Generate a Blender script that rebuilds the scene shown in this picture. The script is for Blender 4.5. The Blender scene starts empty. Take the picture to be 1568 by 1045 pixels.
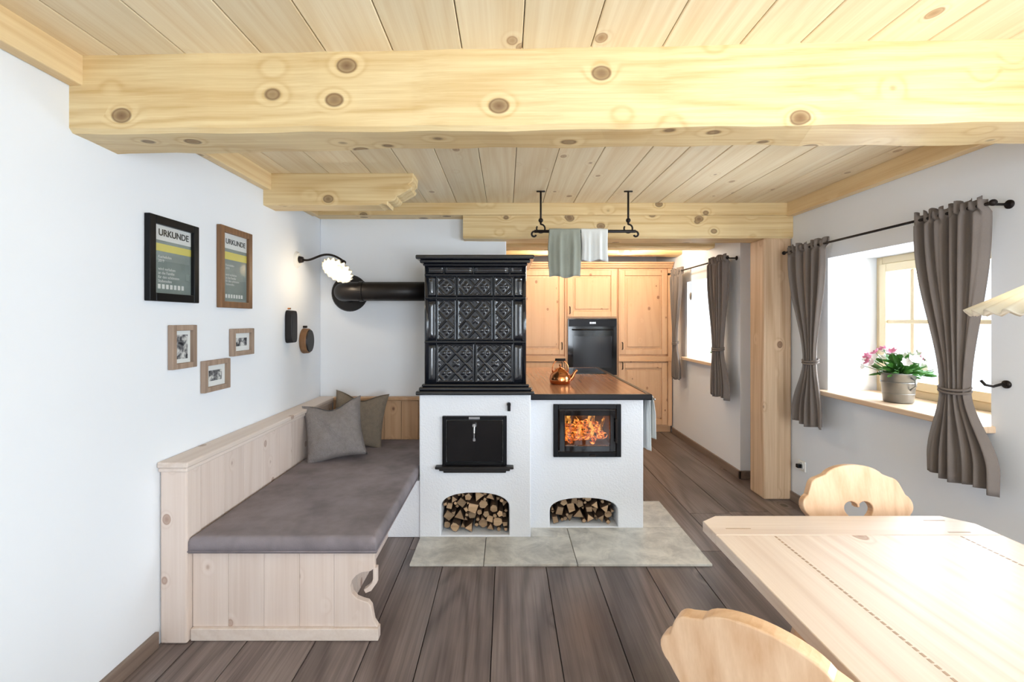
import bpy, math, random
from mathutils import Vector, Matrix, Euler
random.seed(7)
scene = bpy.context.scene
try:
    scene.view_settings.view_transform = 'Standard'
except Exception: pass
COL = scene.collection
PI = math.pi

def lin(c):
    out = []
    for v in c:
        v = v/255.0
        out.append(v/12.92 if v <= 0.04045 else ((v+0.055)/1.055)**2.4)
    return (out[0], out[1], out[2], 1.0)

# ------------------------------------------------------------ materials
class NT:
    def __init__(s, name):
        s.m = bpy.data.materials.new(name); s.m.use_nodes = True
        s.t = s.m.node_tree; s.n = s.t.nodes; s.l = s.t.links
        s.b = s.n['Principled BSDF']; s.o = s.n['Material Output']
    def new(s, typ, **kw):
        x = s.n.new(typ)
        for k, v in kw.items(): setattr(x, k, v)
        return x
    def put(s, sock, v):
        if hasattr(v, 'is_output') or isinstance(v, bpy.types.NodeSocket): s.l.new(v, sock)
        else: sock.default_value = v
    def math(s, op, a, b=None, c=None, clamp=False):
        x = s.new('ShaderNodeMath', operation=op); x.use_clamp = clamp
        s.put(x.inputs[0], a)
        if b is not None: s.put(x.inputs[1], b)
        if c is not None: s.put(x.inputs[2], c)
        return x.outputs[0]
    def mix(s, f, a, b, bt='MIX'):
        x = s.new('ShaderNodeMix', data_type='RGBA', blend_type=bt)
        s.put(x.inputs[0], f); s.put(x.inputs[6], a); s.put(x.inputs[7], b)
        return x.outputs[2]
    def ramp(s, f, stops):
        x = s.new('ShaderNodeValToRGB'); cr = x.color_ramp
        while len(cr.elements) < len(stops): cr.elements.new(0.5)
        for e, (p, c) in zip(cr.elements, stops):
            e.position = p; e.color = c if len(c) == 4 else (*c, 1)
        s.put(x.inputs[0], f); return x.outputs[0]
    def mapping(s, v, scale=(1, 1, 1), loc=(0, 0, 0)):
        x = s.new('ShaderNodeMapping'); s.put(x.inputs[0], v)
        x.inputs['Scale'].default_value = scale; x.inputs['Location'].default_value = loc
        return x.outputs[0]
    def noise(s, v, scale, detail=3, rough=.5, dist=0):
        x = s.new('ShaderNodeTexNoise'); s.put(x.inputs['Vector'], v)
        x.inputs['Scale'].default_value = scale; x.inputs['Detail'].default_value = detail
        x.inputs['Roughness'].default_value = rough; x.inputs['Distortion'].default_value = dist
        return x.outputs['Fac']
    def bump(s, h, strength=.3, dist=.01):
        x = s.new('ShaderNodeBump'); x.inputs['Strength'].default_value = strength
        x.inputs['Distance'].default_value = dist; s.put(x.inputs['Height'], h)
        s.l.new(x.outputs[0], s.b.inputs['Normal'])
    def setp(s, **kw):
        for k, v in kw.items():
            s.put(s.b.inputs[k.replace('_', ' ')], v)

def plain(name, rgb, rough=.5, metal=0, bumpscale=0, bs=.2, var=0, coat=0, bd=.004, vs=6):
    t = NT(name); c = lin(rgb)
    tc = t.new('ShaderNodeTexCoord').outputs['Object']
    if var:
        n = t.noise(tc, vs, 3, .6)
        n = t.ramp(n, [(.3, (0, 0, 0)), (.7, (1, 1, 1))])
        d = tuple(x*(1-var) for x in c[:3])+(1,)
        t.setp(Base_Color=t.mix(n, c, d))
    else: t.setp(Base_Color=c)
    t.setp(Roughness=rough, Metallic=metal)
    if coat: t.setp(Coat_Weight=coat)
    if bumpscale:
        t.bump(t.noise(tc, bumpscale, 2, .6), bs, bd)
    return t.m

def wood(name, c1, c2, axis='Y', knotc=(110, 70, 40), rough=.5, knots=.5, kscale=5.5, kr=.15, ring=26, fine=.45,
         ringw=.32, tint=.12, bump=0, lowscale=2.4, blotch=0, kd=1.0, stretch=.07):
    t = NT(name); ai = 'XYZ'.index(axis)
    tc = t.new('ShaderNodeTexCoord').outputs['Object']
    rnd = t.new('ShaderNodeNewGeometry').outputs['Random Per Island']
    cb = t.new('ShaderNodeCombineXYZ')
    for i, k in enumerate((13.7, 31.1, 23.3)): t.l.new(t.math('MULTIPLY', rnd, k), cb.inputs[i])
    va = t.new('ShaderNodeVectorMath', operation='ADD'); t.l.new(tc, va.inputs[0]); t.l.new(cb.outputs[0], va.inputs[1])
    v = va.outputs[0]
    def sc(a):
        s = [1, 1, 1]; s[ai] = a; return tuple(s)
    low = t.noise(t.mapping(v, sc(stretch)), lowscale, 1.5, .4, .1)
    if knots > 0:
        vor = t.new('ShaderNodeTexVoronoi'); t.l.new(t.mapping(v, sc(.75)), vor.inputs['Vector'])
        vor.inputs['Scale'].default_value = kscale
        d = vor.outputs['Distance']
        sep = t.new('ShaderNodeSeparateColor'); t.l.new(vor.outputs['Color'], sep.inputs[0])
        gate = t.math('LESS_THAN', sep.outputs[0], knots)
        mr = t.new('ShaderNodeMapRange', interpolation_type='SMOOTHERSTEP'); t.l.new(d, mr.inputs[0])
        mr.inputs[1].default_value = 0; mr.inputs[2].default_value = kr*2.6; mr.inputs[3].default_value = 1; mr.inputs[4].default_value = 0
        kf = t.math('MULTIPLY', mr.outputs[0], gate)
        field = t.math('ADD', t.math('MULTIPLY', low, ring*6.283), t.math('MULTIPLY', kf, 11.0))
    else: field = t.math('MULTIPLY', low, ring*6.283)
    rings = t.math('MULTIPLY_ADD', t.math('SINE', field), .5, .5)
    rings = t.math('POWER', rings, 2.2)
    fn = t.noise(t.mapping(v, sc(.02)), 70, 3, .7)
    fn = t.math('SUBTRACT', fn, .5)
    fac = t.math('ADD', t.math('MULTIPLY', rings, ringw), t.math('MULTIPLY_ADD', fn, fine*2.6, .28), clamp=True)
    col = t.mix(fac, lin(c1), lin(c2))
    if blotch:
        bl = t.noise(t.mapping(v, sc(.4)), 2.8, 3, .6)
        bl = t.math('MULTIPLY', t.math('SUBTRACT', bl, .47, clamp=True), blotch*5, clamp=True)
        dk = tuple(x*.42 for x in lin(c2)[:3])+(1,)
        col = t.mix(bl, col, dk)
    tv = t.math('MULTIPLY_ADD', rnd, tint*2, 1-tint)
    hs = t.new('ShaderNodeHueSaturation'); t.l.new(tv, hs.inputs['Value']); t.l.new(col, hs.inputs['Color'])
    col = hs.outputs[0]
    if knots > 0:
        q = kd
        kfac = t.ramp(d, [(0, (.95*q,)*3), (kr*.45, (.8*q,)*3), (kr*.75, (.6*q,)*3), (kr*.92, (.85*q,)*3), (kr*1.12, (0, 0, 0))])
        kk = t.math('MULTIPLY', kfac, gate)
        col = t.mix(kk, col, lin(knotc))
    t.setp(Base_Color=col, Roughness=rough)
    if bump: t.bump(fn, bump, .002)
    return t.m

def stone(name, c1, c2):
    t = NT(name)
    tc = t.new('ShaderNodeTexCoord').outputs['Object']
    rnd = t.new('ShaderNodeNewGeometry').outputs['Random Per Island']
    va = t.new('ShaderNodeVectorMath', operation='ADD'); t.l.new(tc, va.inputs[0])
    cb = t.new('ShaderNodeCombineXYZ'); t.l.new(t.math('MULTIPLY', rnd, 20), cb.inputs[0]); t.l.new(cb.outputs[0], va.inputs[1])
    n = t.noise(va.outputs[0], 7, 7, .7, .5)
    f = t.ramp(n, [(.38, (0, 0, 0)), (.64, (1, 1, 1))])
    col = t.mix(f, lin(c1), lin(c2))
    tv = t.math('MULTIPLY_ADD', rnd, .18, .88)
    hs = t.new('ShaderNodeHueSaturation'); t.l.new(tv, hs.inputs['Value']); t.l.new(col, hs.inputs['Color'])
    t.setp(Base_Color=hs.outputs[0], Roughness=.4)
    t.bump(t.noise(tc, 30, 3, .6), .15, .003)
    return t.m

def emis(name, rgb, s):
    t = NT(name); t.setp(Base_Color=lin(rgb), Emission_Color=lin(rgb), Emission_Strength=s); return t.m

def glassy(name, tint=(1, 1, 1, 1), g=.06):
    t = NT(name); tr = t.new('ShaderNodeBsdfTransparent'); tr.inputs[0].default_value = tint
    gl = t.new('ShaderNodeBsdfGlossy'); gl.inputs['Roughness'].default_value = .02
    mx = t.new('ShaderNodeMixShader'); mx.inputs[0].default_value = g
    t.l.new(tr.outputs[0], mx.inputs[1]); t.l.new(gl.outputs[0], mx.inputs[2]); t.l.new(mx.outputs[0], t.o.inputs[0])
    return t.m

PL = (238, 241, 246)
M = {}
M['wall'] = plain('plaster_white', PL, .9)
M['stovewall'] = plain('plaster_rough', (238, 241, 247), .9, bumpscale=85, bs=.5, bd=.006)
M['ceil'] = wood('spruce_ceiling', (246, 231, 200), (222, 194, 150), 'Y', (158, 116, 78), .45, .34, 6.5, .13, 18, .40, .26, .06, kd=.9)
M['beam'] = wood('spruce_beam', (240, 218, 170), (206, 168, 108), 'X', (112, 78, 50), .5, .72, 7.0, .18, 18, .5, .34, .03, .3, 2.6)
M['beamY'] = wood('spruce_beam_long', (242, 218, 172), (216, 178, 124), 'Y', (120, 82, 50), .5, .6, 6, .16, 16, .4, .3, .03)
M['post'] = wood('larch_post', (222, 194, 162), (182, 144, 108), 'Z', (110, 74, 50), .55, .6, 6, .14, 16, .5, .34, .03)
M['bench'] = wood('pine_bench', (230, 214, 204), (208, 186, 172), 'Z', (150, 108, 82), .5, .7, 8.5, .15, 13, .35, .26, .04, kd=.8)
M['benchX'] = wood('pine_bench_rail', (230, 216, 206), (210, 190, 176), 'Y', (150, 108, 82), .5, .4, 8, .14, 13, .35, .26, .03, kd=.8)
M['bench2'] = wood('pine_panel_warm', (210, 172, 134), (180, 136, 98), 'Z', (110, 66, 40), .5, .8, 8, .17, 16, .3, .3, .06)
M['kitchen'] = wood('pine_kitchen', (232, 192, 152), (212, 162, 122), 'Z', (140, 82, 54), .42, .6, 8.5, .14, 12, .25, .22, .04, kd=.9)
M['kitchenX'] = wood('pine_kitchen_rail', (230, 188, 146), (208, 158, 116), 'X', (140, 82, 54), .42, .3, 8, .12, 12, .25, .22, .03)
M['floor'] = wood('oak_floor_dark', (134, 120, 115), (80, 67, 63), 'Y', (40, 32, 30), .32, .6, 2.6, .09, 12, .6, .42, .17, 0, 2.2, blotch=.42, stretch=.12)
M['base'] = wood('oak_baseboard', (140, 122, 110), (106, 88, 78), 'Y', rough=.45, knots=0)
M['table'] = wood('pine_table', (236, 220, 206), (210, 186, 168), 'Y', (160, 118, 90), .36, .3, 3.6, .08, 16, .4, .36, .03)
M['tableX'] = wood('pine_table_end', (234, 218, 204), (208, 184, 166), 'X', (160, 118, 90), .36, .3, 3.6, .08, 16, .4, .36, .03)
M['inlay'] = plain('inlay_wood', (172, 144, 120), .45)
M['chair'] = wood('pine_chair', (228, 194, 160), (200, 156, 118), 'Z', (150, 96, 60), .4, .2, 5, .1, 16, .4, .4, .03, stretch=.12)
M['sill'] = wood('pine_sill', (228, 202, 174), (204, 170, 136), 'Y', (150, 96, 60), .4, .3, 6, .1)
M['winwood'] = plain('window_frame_wood', (206, 186, 150), .45)
M['black'] = plain('black_steel', (20, 20, 23), .35, .6)
M['matblack'] = plain('pipe_black', (36, 32, 31), .42, .4)
M['iron'] = plain('wrought_iron', (44, 38, 36), .5, .7)
M['tile'] = plain('glazed_tile', (24, 27, 34), .14, 0, coat=.5)
M['grey'] = plain('velvet_grey', (146, 136, 140), .95, bumpscale=160, bs=.4, var=.38, vs=5.5, bd=.003)
M['cushA'] = plain('wool_grey', (152, 144, 142), .95, bumpscale=150, bs=1, var=.18, bd=.010, vs=40)
M['cushB'] = plain('linen_taupe', (142, 128, 112), .95, bumpscale=180, bs=.8, var=.18, bd=.008, vs=40)
M['curtain'] = plain('linen_curtain', (128, 118, 112), .9, bumpscale=350, bs=.3, var=.1)
M['stone'] = stone('slate_slab', (218, 214, 204), (176, 173, 166))
M['copper'] = plain('copper', (214, 140, 90), .18, 1)
M['plate'] = wood('counter_wood_reflection', (200, 144, 106), (164, 112, 78), 'Y', (110, 62, 36), .16, .3, 5, .1)  # wood tone: counter behind, and wood reflection painted onto the steel cooktop
M['zinc'] = plain('zinc', (150, 150, 148), .4, .8, var=.3)
M['green'] = plain('leaf_green', (74, 134, 52), .5, var=.4)
M['pink'] = plain('petal_pink', (226, 138, 168), .6, var=.15)
M['white'] = plain('porcelain_white', (238, 236, 230), .35)
M['cream'] = plain('lamp_shade_cream', (232, 224, 206), .45)
M['linen'] = plain('linen_towel_green', (160, 164, 152), .95, bumpscale=220, bs=.5, var=.15)
M['towel'] = plain('towel_white', (228, 230, 228), .95, bumpscale=220, bs=.5)
M['glass'] = glassy('pane_glass')
M['fglass'] = glassy('fire_glass', (.95, .9, .85, 1), .03)
M['ovenglass'] = plain('oven_glass', (14, 14, 17), .08, 0)
M['steel'] = plain('steel', (180, 180, 182), .3, 1)
M['brownframe'] = wood('frame_walnut', (136, 98, 64), (100, 70, 44), 'Z', knots=0, rough=.5)
M['driftwood'] = wood('frame_driftwood', (168, 146, 128), (130, 108, 92), 'Z', knots=0, rough=.6)
M['logend'] = wood('log_end', (202, 172, 138), (148, 114, 82), 'X', knots=0, rough=.8, tint=.38)
M['bark'] = plain('log_bark', (96, 72, 54), .9, var=.5)
M['dark'] = plain('soot_dark', (30, 24, 22), .9)
M['brick'] = plain('firebrick_sooty', (86, 58, 40), .9, bumpscale=30, bs=.3, var=.5)
M['paper'] = plain('paper_white', (222, 224, 222), .8)
M['ink'] = plain('ink', (40, 44, 44), .7)

def photo_mat(name, s, lo=(40, 40, 44), hi=(215, 215, 212)):
    t = NT(name); tc = t.new('ShaderNodeTexCoord').outputs['Object']
    n = t.noise(tc, s, 5, .6, .4)
    t.setp(Base_Color=t.ramp(n, [(.38, lin(lo)), (.5, lin((120, 120, 122))), (.62, lin(hi))]), Roughness=.25)
    return t.m
M['photo'] = photo_mat('bw_photo', 28)
M['cert'] = plain('certificate_print', (140, 152, 148), .6, var=.25, vs=9)
M['yellow'] = plain('print_yellow', (214, 202, 96), .5)

def ember():
    t = NT('burning_log'); tc = t.new('ShaderNodeTexCoord').outputs['Object']
    n = t.noise(tc, 30, 4, .7, .5)
    c = t.ramp(n, [(.38, (.02, .005, 0)), (.5, (1, .16, .015)), (.62, (1, .42, .08)), (.75, (1, .75, .3))])
    s = t.ramp(n, [(.43, (0, 0, 0)), (.68, (1, 1, 1))])
    t.setp(Base_Color=(.05, .03, .02, 1), Emission_Color=c, Emission_Strength=t.math('MULTIPLY', s, 2.2)); return t.m
def flame():
    t = NT('flame'); tc = t.new('ShaderNodeTexCoord').outputs['Object']
    n = t.noise(t.mapping(tc, (1, 1, .45)), 38, 3, .6, .8)
    em = t.new('ShaderNodeEmission'); t.l.new(t.ramp(n, [(.35, (1, .14, .01)), (.52, (1, .36, .05)), (.68, (1, .68, .2))]), em.inputs[0]); em.inputs[1].default_value = 1.3
    tr = t.new('ShaderNodeBsdfTransparent'); mx = t.new('ShaderNodeMixShader')
    t.l.new(t.ramp(n, [(.48, (0, 0, 0)), (.62, (.8, .8, .8))]), mx.inputs[0])
    t.l.new(tr.outputs[0], mx.inputs[1]); t.l.new(em.outputs[0], mx.inputs[2]); t.l.new(mx.outputs[0], t.o.inputs[0]); return t.m
M['ember'] = ember(); M['flame'] = flame()

# ------------------------------------------------------------ geometry helpers
def G(name, loc=(0, 0, 0), rot=None, local=False):
    e = bpy.data.objects.new(name, None); e.empty_display_size = .1; e.location = loc
    if rot: e.rotation_euler = rot
    COL.objects.link(e); e['loc'] = 1 if local else 0
    return e
def adopt(ob, parent):
    if parent is not None:
        ob.parent = parent
        if not parent['loc']: ob.matrix_parent_inverse = Matrix.Translation(-Vector(parent.location))
    return ob
def fin(bm, name, mats, parent=None, smooth=False, bevel=0, segs=2, recalc=True, subsurf=0, solid=0):
    if recalc: bmesh_recalc(bm)
    me = bpy.data.meshes.new(name); bm.to_mesh(me); bm.free()
    if not isinstance(mats, (list, tuple)): mats = [mats]
    for m in mats: me.materials.append(m)
    if smooth:
        for p in me.polygons: p.use_smooth = True
    ob = bpy.data.objects.new(name, me); COL.objects.link(ob)
    if solid:
        md = ob.modifiers.new('solid', 'SOLIDIFY'); md.thickness = solid
    if bevel:
        md = ob.modifiers.new('bevel', 'BEVEL'); md.width = bevel; md.segments = segs; md.limit_method = 'ANGLE'; md.angle_limit = math.radians(40)
    if subsurf:
        md = ob.modifiers.new('sub', 'SUBSURF'); md.levels = subsurf; md.render_levels = subsurf
    return adopt(ob, parent)
import bmesh
def bmesh_recalc(bm): bmesh.ops.recalc_face_normals(bm, faces=bm.faces)
def bbox(bm, lo, hi, T=None, mi=0):
    x0, y0, z0 = lo; x1, y1, z1 = hi
    vs = [Vector(p) for p in ((x0, y0, z0), (x1, y0, z0), (x1, y1, z0), (x0, y1, z0), (x0, y0, z1), (x1, y0, z1), (x1, y1, z1), (x0, y1, z1))]
    if T is not None: vs = [T @ v for v in vs]
    v = [bm.verts.new(p) for p in vs]
    for f in ((0, 3, 2, 1), (4, 5, 6, 7), (0, 1, 5, 4), (1, 2, 6, 5), (2, 3, 7, 6), (3, 0, 4, 7)):
        bm.faces.new([v[i] for i in f]).material_index = mi
def box(name, lo, hi, mat, parent=None, bevel=.003, segs=2):
    bm = bmesh.new(); bbox(bm, lo, hi); return fin(bm, name, mat, parent, bevel=bevel, segs=segs)
def boxes(name, lst, mat, parent=None, bevel=0, segs=2):
    bm = bmesh.new()
    for lo, hi in lst: bbox(bm, lo, hi)
    return fin(bm, name, mat, parent, bevel=bevel, segs=segs)
def frame_axes(d):
    d = d.normalized(); a = Vector((0, 0, 1)) if abs(d.z) < .9 else Vector((1, 0, 0))
    u = d.cross(a).normalized(); return u, d.cross(u).normalized()
def bcyl(bm, p0, p1, r0, r1=None, seg=20, cap=True, mi=0, capmi=None):
    if r1 is None: r1 = r0
    p0 = Vector(p0); p1 = Vector(p1); u, w = frame_axes(p1-p0)
    a = []; b = []
    for i in range(seg):
        t = 2*PI*i/seg; dd = u*math.cos(t)+w*math.sin(t)
        a.append(bm.verts.new(p0+dd*r0)); b.append(bm.verts.new(p1+dd*r1))
    for i in range(seg):
        j = (i+1) % seg; bm.faces.new((a[i], a[j], b[j], b[i])).material_index = mi
    if cap:
        for r in (a, b): bm.faces.new(r).material_index = mi if capmi is None else capmi
def btube(bm, pts, r, seg=10, mi=0):
    pts = [Vector(p) for p in pts]; n = len(pts); rings = []
    rr = r if isinstance(r, (list, tuple)) else [r]*n
    u = None
    for i, p in enumerate(pts):
        d = (pts[min(i+1, n-1)]-pts[max(i-1, 0)]).normalized()
        if u is None: u, w = frame_axes(d)
        else:
            u = (u-d*u.dot(d)).normalized(); w = d.cross(u)
        rings.append([bm.verts.new(p+(u*math.cos(2*PI*k/seg)+w*math.sin(2*PI*k/seg))*rr[i]) for k in range(seg)])
    for a, b in zip(rings, rings[1:]):
        for k in range(seg): bm.faces.new((a[k], a[(k+1) % seg], b[(k+1) % seg], b[k])).material_index = mi
    bm.faces.new(rings[0]); bm.faces.new(rings[-1])
def blathe(bm, prof, c=(0, 0, 0), seg=32, T=None, mod=None, modz=None):
    rings = []
    for r, z in prof:
        ring = []
        for k in range(seg):
            t = 2*PI*k/seg; q = r*(mod(t, r, z) if mod else 1)
            p = Vector((q*math.cos(t), q*math.sin(t), z+(modz(t, r, z) if modz else 0)))
            if T is not None: p = T @ p
            ring.append(bm.verts.new(p+Vector(c)))
        rings.append(ring)
    for a, b in zip(rings, rings[1:]):
        for k in range(seg): bm.faces.new((a[k], a[(k+1) % seg], b[(k+1) % seg], b[k]))
    if prof[0][0] < .02: bm.faces.new(rings[0])
    if prof[-1][0] < .02: bm.faces.new(rings[-1])
def bez(p0, p1, p2, p3, n=12):
    out = []
    for i in range(n+1):
        t = i/n; out.append(Vector(p0)*(1-t)**3+Vector(p1)*3*t*(1-t)**2+Vector(p2)*3*t*t*(1-t)+Vector(p3)*t**3)
    return out
XZ = Matrix(((1, 0, 0, 0), (0, 0, -1, 0), (0, 1, 0, 0), (0, 0, 0, 1)))
def cutout(name, loops, thick, mat, T, parent=None, bevel=0):
    cu = bpy.data.curves.new('tmpc', 'CURVE'); cu.dimensions = '2D'; cu.fill_mode = 'BOTH'
    cu.extrude = max(thick/2-bevel, .0001); cu.bevel_depth = bevel; cu.bevel_resolution = 2; cu.offset = -bevel
    for lp in loops:
        sp = cu.splines.new('POLY'); sp.points.add(len(lp)-1)
        for i, p in enumerate(lp): sp.points[i].co = (p[0], p[1], 0, 1)
        sp.use_cyclic_u = True
    o = bpy.data.objects.new('tmpc', cu); COL.objects.link(o)
    bpy.context.view_layer.update()
    dg = bpy.context.evaluated_depsgraph_get()
    me = bpy.data.meshes.new_from_object(o.evaluated_get(dg))
    bpy.data.objects.remove(o, do_unlink=True)
    me.transform(T); me.name = name
    me.materials.clear(); me.materials.append(mat)
    bm = bmesh.new(); bm.from_mesh(me); bmesh.ops.remove_doubles(bm, verts=bm.verts, dist=1e-5); bmesh_recalc(bm); bm.to_mesh(me); bm.free()
    for p in me.polygons: p.use_smooth = False
    ob = bpy.data.objects.new(name, me); COL.objects.link(ob)
    return adopt(ob, parent)

# ------------------------------------------------------------ constants
LX, RX, KX = -1.52, 2.26, 2.10
BY, KB, RB = 3.73, 6.40, -1.70
CZ = 2.34

# ------------------------------------------------------------ floor & ceiling
def planks(name, x0, x1, y0, y1, z0, z1, wmin, wmax, mat, gap=.003, bev=.0015, lens=None, seed=11):
    lst = []; x = x0
    r = random.Random(seed)
    while x < x1-.02:
        w = min(r.uniform(wmin, wmax), x1-x)
        if x1-(x+w) < .06: w = x1-x
        y = y0
        while y < y1-.01:
            L = r.uniform(*lens) if lens else (y1-y0)
            ye = min(y+L, y1)
            if y1-ye < .5: ye = y1
            lst.append(((x+gap/2, y+gap/2, z0), (x+w-gap/2, ye-gap/2, z1)))
            y = ye
        x += w
    return boxes(name, lst, mat, bevel=bev, segs=1)
planks('floor', LX-.1, RX+.3, RB, KB, -.03, 0, .22, .31, M['floor'], gap=.004, lens=(4.4, 5.6), seed=4)
box('floor_base', (LX-.3, RB-.2, -.14), (RX+.6, KB+.2, -.031), M['dark'], bevel=0)
planks('ceiling', LX-.05, RX+.1, RB, KB, CZ, CZ+.03, .19, .27, M['ceil'], gap=.003, bev=.003)
box('ceiling_slab', (LX-.3, RB-.2, CZ+.031), (RX+.6, KB+.2, CZ+.2), M['wall'], bevel=0)

# ------------------------------------------------------------ walls
TZ = CZ+.03
def wall_x(name, x0, x1, y0, y1, z0, z1, openings, axis='Y'):
    lst = []; c = y0
    def mk(a0, a1, b0, b1):
        if axis == 'Y': lst.append(((x0, a0, b0), (x1, a1, b1)))
        else: lst.append(((a0, x0, b0), (a1, x1, b1)))
    for a0, a1, b0, b1 in sorted(openings):
        mk(c, a0, z0, z1); mk(a0, a1, z0, b0); mk(a0, a1, b1, z1); c = a1
    mk(c, y1, z0, z1)
    return boxes(name, lst, M['wall'])
W1 = (2.13, 3.21, .925, 1.855); W2 = (-.25, .95, .925, 1.855); W3 = (4.42, 5.30, .99, 1.86); W4 = (-1.45, -.35, .6, 1.95)
wall_x('wall_left', LX-.3, LX, RB, KB, 0, TZ, [W4])
wall_x('wall_right', RX, RX+.46, RB, 4.10, 0, TZ, [W1, W2])
wall_x('wall_kitchen_right', KX, RX+.46, 4.10, KB, 0, TZ, [W3])
wall_x('wall_rear', RB-.3, RB, LX-.3, RX+.46, 0, TZ, [(.62, 2.0, .5, 2.0)], 'X')
wall_x('wall_kitchen_back', KB, KB+.2, LX-.2, RX+.46, 0, TZ, [], 'X')
box('wall_back', (LX, BY, 0), (0.0, BY+.16, CZ), M['wall'], bevel=.006)

box('baseboard_left', (LX, RB, 0), (LX+.018, 1.98, .07), M['base'])
boxes('baseboard_right', [((RX-.018, RB, 0), (RX, 4.10, .07)), ], M['base'], bevel=.003)
boxes('baseboard_kitchen', [((KX-.018, 4.08, 0), (KX, 5.75, .07)), ((KX-.018, 4.08, 0), (RX-.02, 4.10, .07))], M['base'], bevel=.003)

def window_x(name, x, o):
    y0, y1, z0, z1 = o; g = G(name, (x, (y0+y1)/2, z0)); m = M['winwood']; w = .05
    boxes('frame', [((x, y0, z0), (x+.07, y0+w, z1)), ((x, y1-w, z0), (x+.07, y1, z1)), ((x, y0+w, z0), (x+.07, y1-w, z0+w)), ((x, y0+w, z1-w), (x+.07, y1-w, z1))], m, g, .005)
    n = 2; cw = (y1-y0-2*w)/n; lst = []; gl = []
    for i in range(n):
        a = y0+w+i*cw+.003; b = a+cw-.006; f = .055; c0 = z0+w+.003; c1 = z1-w-.003; X0, X1 = x-.025, x+.03
        lst += [((X0, a, c0), (X1, a+f, c1)), ((X0, b-f, c0), (X1, b, c1)), ((X0, a+f, c0), (X1, b-f, c0+f)), ((X0, a+f, c1-f), (X1, b-f, c1))]
        mz = (c0+c1)/2+.02; my = (a+b)/2
        lst += [((X0+.01, a+f, mz-.014), (X1-.01, b-f, mz+.014)), ((X0+.012, my-.014, c0+f), (X1-.012, my+.014, c1-f))]
        gl.append(((x, a+f, c0+f), (x+.004, b-f, c1-f)))
    boxes('casements', lst, m, g, .005)
    boxes('panes', gl, M['glass'], g)
    bm = bmesh.new(); ym = (y0+y1)/2; zm = z0+.42
    bcyl(bm, (x-.025, ym-.03, zm), (x-.05, ym-.03, zm), .008); bbox(bm, (x-.06, ym-.04, zm-.1), (x-.048, ym-.02, zm+.01))
    fin(bm, 'handle', M['steel'], g)
    return g
window_x('window_1', 2.60, W1); window_x('added_window_2', 2.60, W2); window_x('window_3', 2.50, W3); window_x('added_window_4', LX-.2, W4)  # near right window and left window are unseen, added to let in light
def window_y(name, y, x0, x1, z0, z1):
    g = G(name, ((x0+x1)/2, y, z0)); w = .05; xm = (x0+x1)/2
    boxes('frame', [((x0, y, z0), (x0+w, y+.07, z1)), ((x1-w, y, z0), (x1, y+.07, z1)), ((x0+w, y, z0), (x1-w, y+.07, z0+w)), ((x0+w, y, z1-w), (x1-w, y+.07, z1)),
                    ((xm-.04, y, z0+w), (xm+.04, y+.07, z1-w)), ((x0+w, y+.02, (z0+z1)/2-.012), (xm-.04, y+.05, (z0+z1)/2+.012)), ((xm+.04, y+.02, (z0+z1)/2-.012), (x1-w, y+.05, (z0+z1)/2+.012))], M['winwood'], g, .004)
    box('pane', (x0+w, y+.033, z0+w), (x1-w, y+.037, z1-w), M['glass'], g, bevel=0)
window_y('added_window_5', RB-.2, .62, 2.0, .5, 2.0)  # unseen rear window, added as a daylight source
box('windowsill', (2.19, W1[0]-.02, W1[2]-.03), (2.60, W1[1]+.04, W1[2]+.003), M['sill'], bevel=.006)
box('windowsill', (2.19, W2[0]-.02, W2[2]-.03), (2.60, W2[1]+.04, W2[2]+.003), M['sill'], bevel=.006)  # sill of the added near right window
box('windowsill', (2.04, W3[0]-.02, W3[2]-.03), (2.50, W3[1]+.04, W3[2]+.003), M['sill'], bevel=.006)

# ------------------------------------------------------------ beams
def beam(name, x0, x1, y0, y1, z0, z1, mat, slope=0, wob=.006, seed=1):
    bm = bmesh.new(); n = 60; r = random.Random(seed); rings = []
    ph = [r.uniform(0, 6) for _ in range(8)]
    for i in range(n+1):
        x = x0+(x1-x0)*i/n; s = slope*(x-x0)
        w = lambda k: wob*(.6*math.sin(x*1.7+ph[k])+.4*math.sin(x*5.1+ph[k+1])+.35*math.sin(x*14+ph[k])+.2*math.sin(x*31+ph[k+1]))
        c = .014
        P = [(y0+s+w(0), z0+w(1)+c), (y0+s+w(0)+c, z0+w(1)), (y1+s+w(2)-c, z0+w(3)), (y1+s+w(2), z0+w(3)+c), (y1+s+w(2), z1), (y0+s+w(0), z1)]
        rings.append([bm.verts.new((x, a, b)) for a, b in P])
    for a, b in zip(rings, rings[1:]):
        for k in range(6): bm.faces.new((a[k], a[(k+1) % 6], b[(k+1) % 6], b[k]))
    bm.faces.new(rings[0]); bm.faces.new(rings[-1])
    return fin(bm, name, mat)
beam('ceiling_beam', LX-.02, RX+.05, 1.595, 1.80, 2.072, CZ+.005, M['beam'], -.031, .005)
beam('ceiling_beam', -.34, RX+.02, 3.60, 3.84, 2.065, 2.245, M['beam'], 0, .003, 5)
box('trim_1', (LX, 3.58, 2.245), (RX, 3.86, CZ+.002), M['beam'], bevel=.004)
boxes('trim_2', [((LX, RB, 2.235), (LX+.05, 3.58, CZ+.002))], M['beamY'], bevel=.005)
boxes('trim_3', [((RX-.06, RB, 2.235), (RX, 3.58, CZ+.002))], M['beamY'], bevel=.005)
beam('ceiling_beam', LX, RX+.02, 4.60, 4.80, 2.15, CZ+.002, M['beam'], 0, .004, 9)
beam('ceiling_beam', LX, RX+.02, 5.45, 5.62, 2.2, CZ+.002, M['beam'], 0, .004, 12)
zt, zb = CZ+.003, 2.14
prof = [(LX-.01, zb), (-.80, zb)]
prof += [(-.80+.05*i/5, zb+.008*math.sin(i/5*PI)) for i in range(1, 5)]
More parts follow.
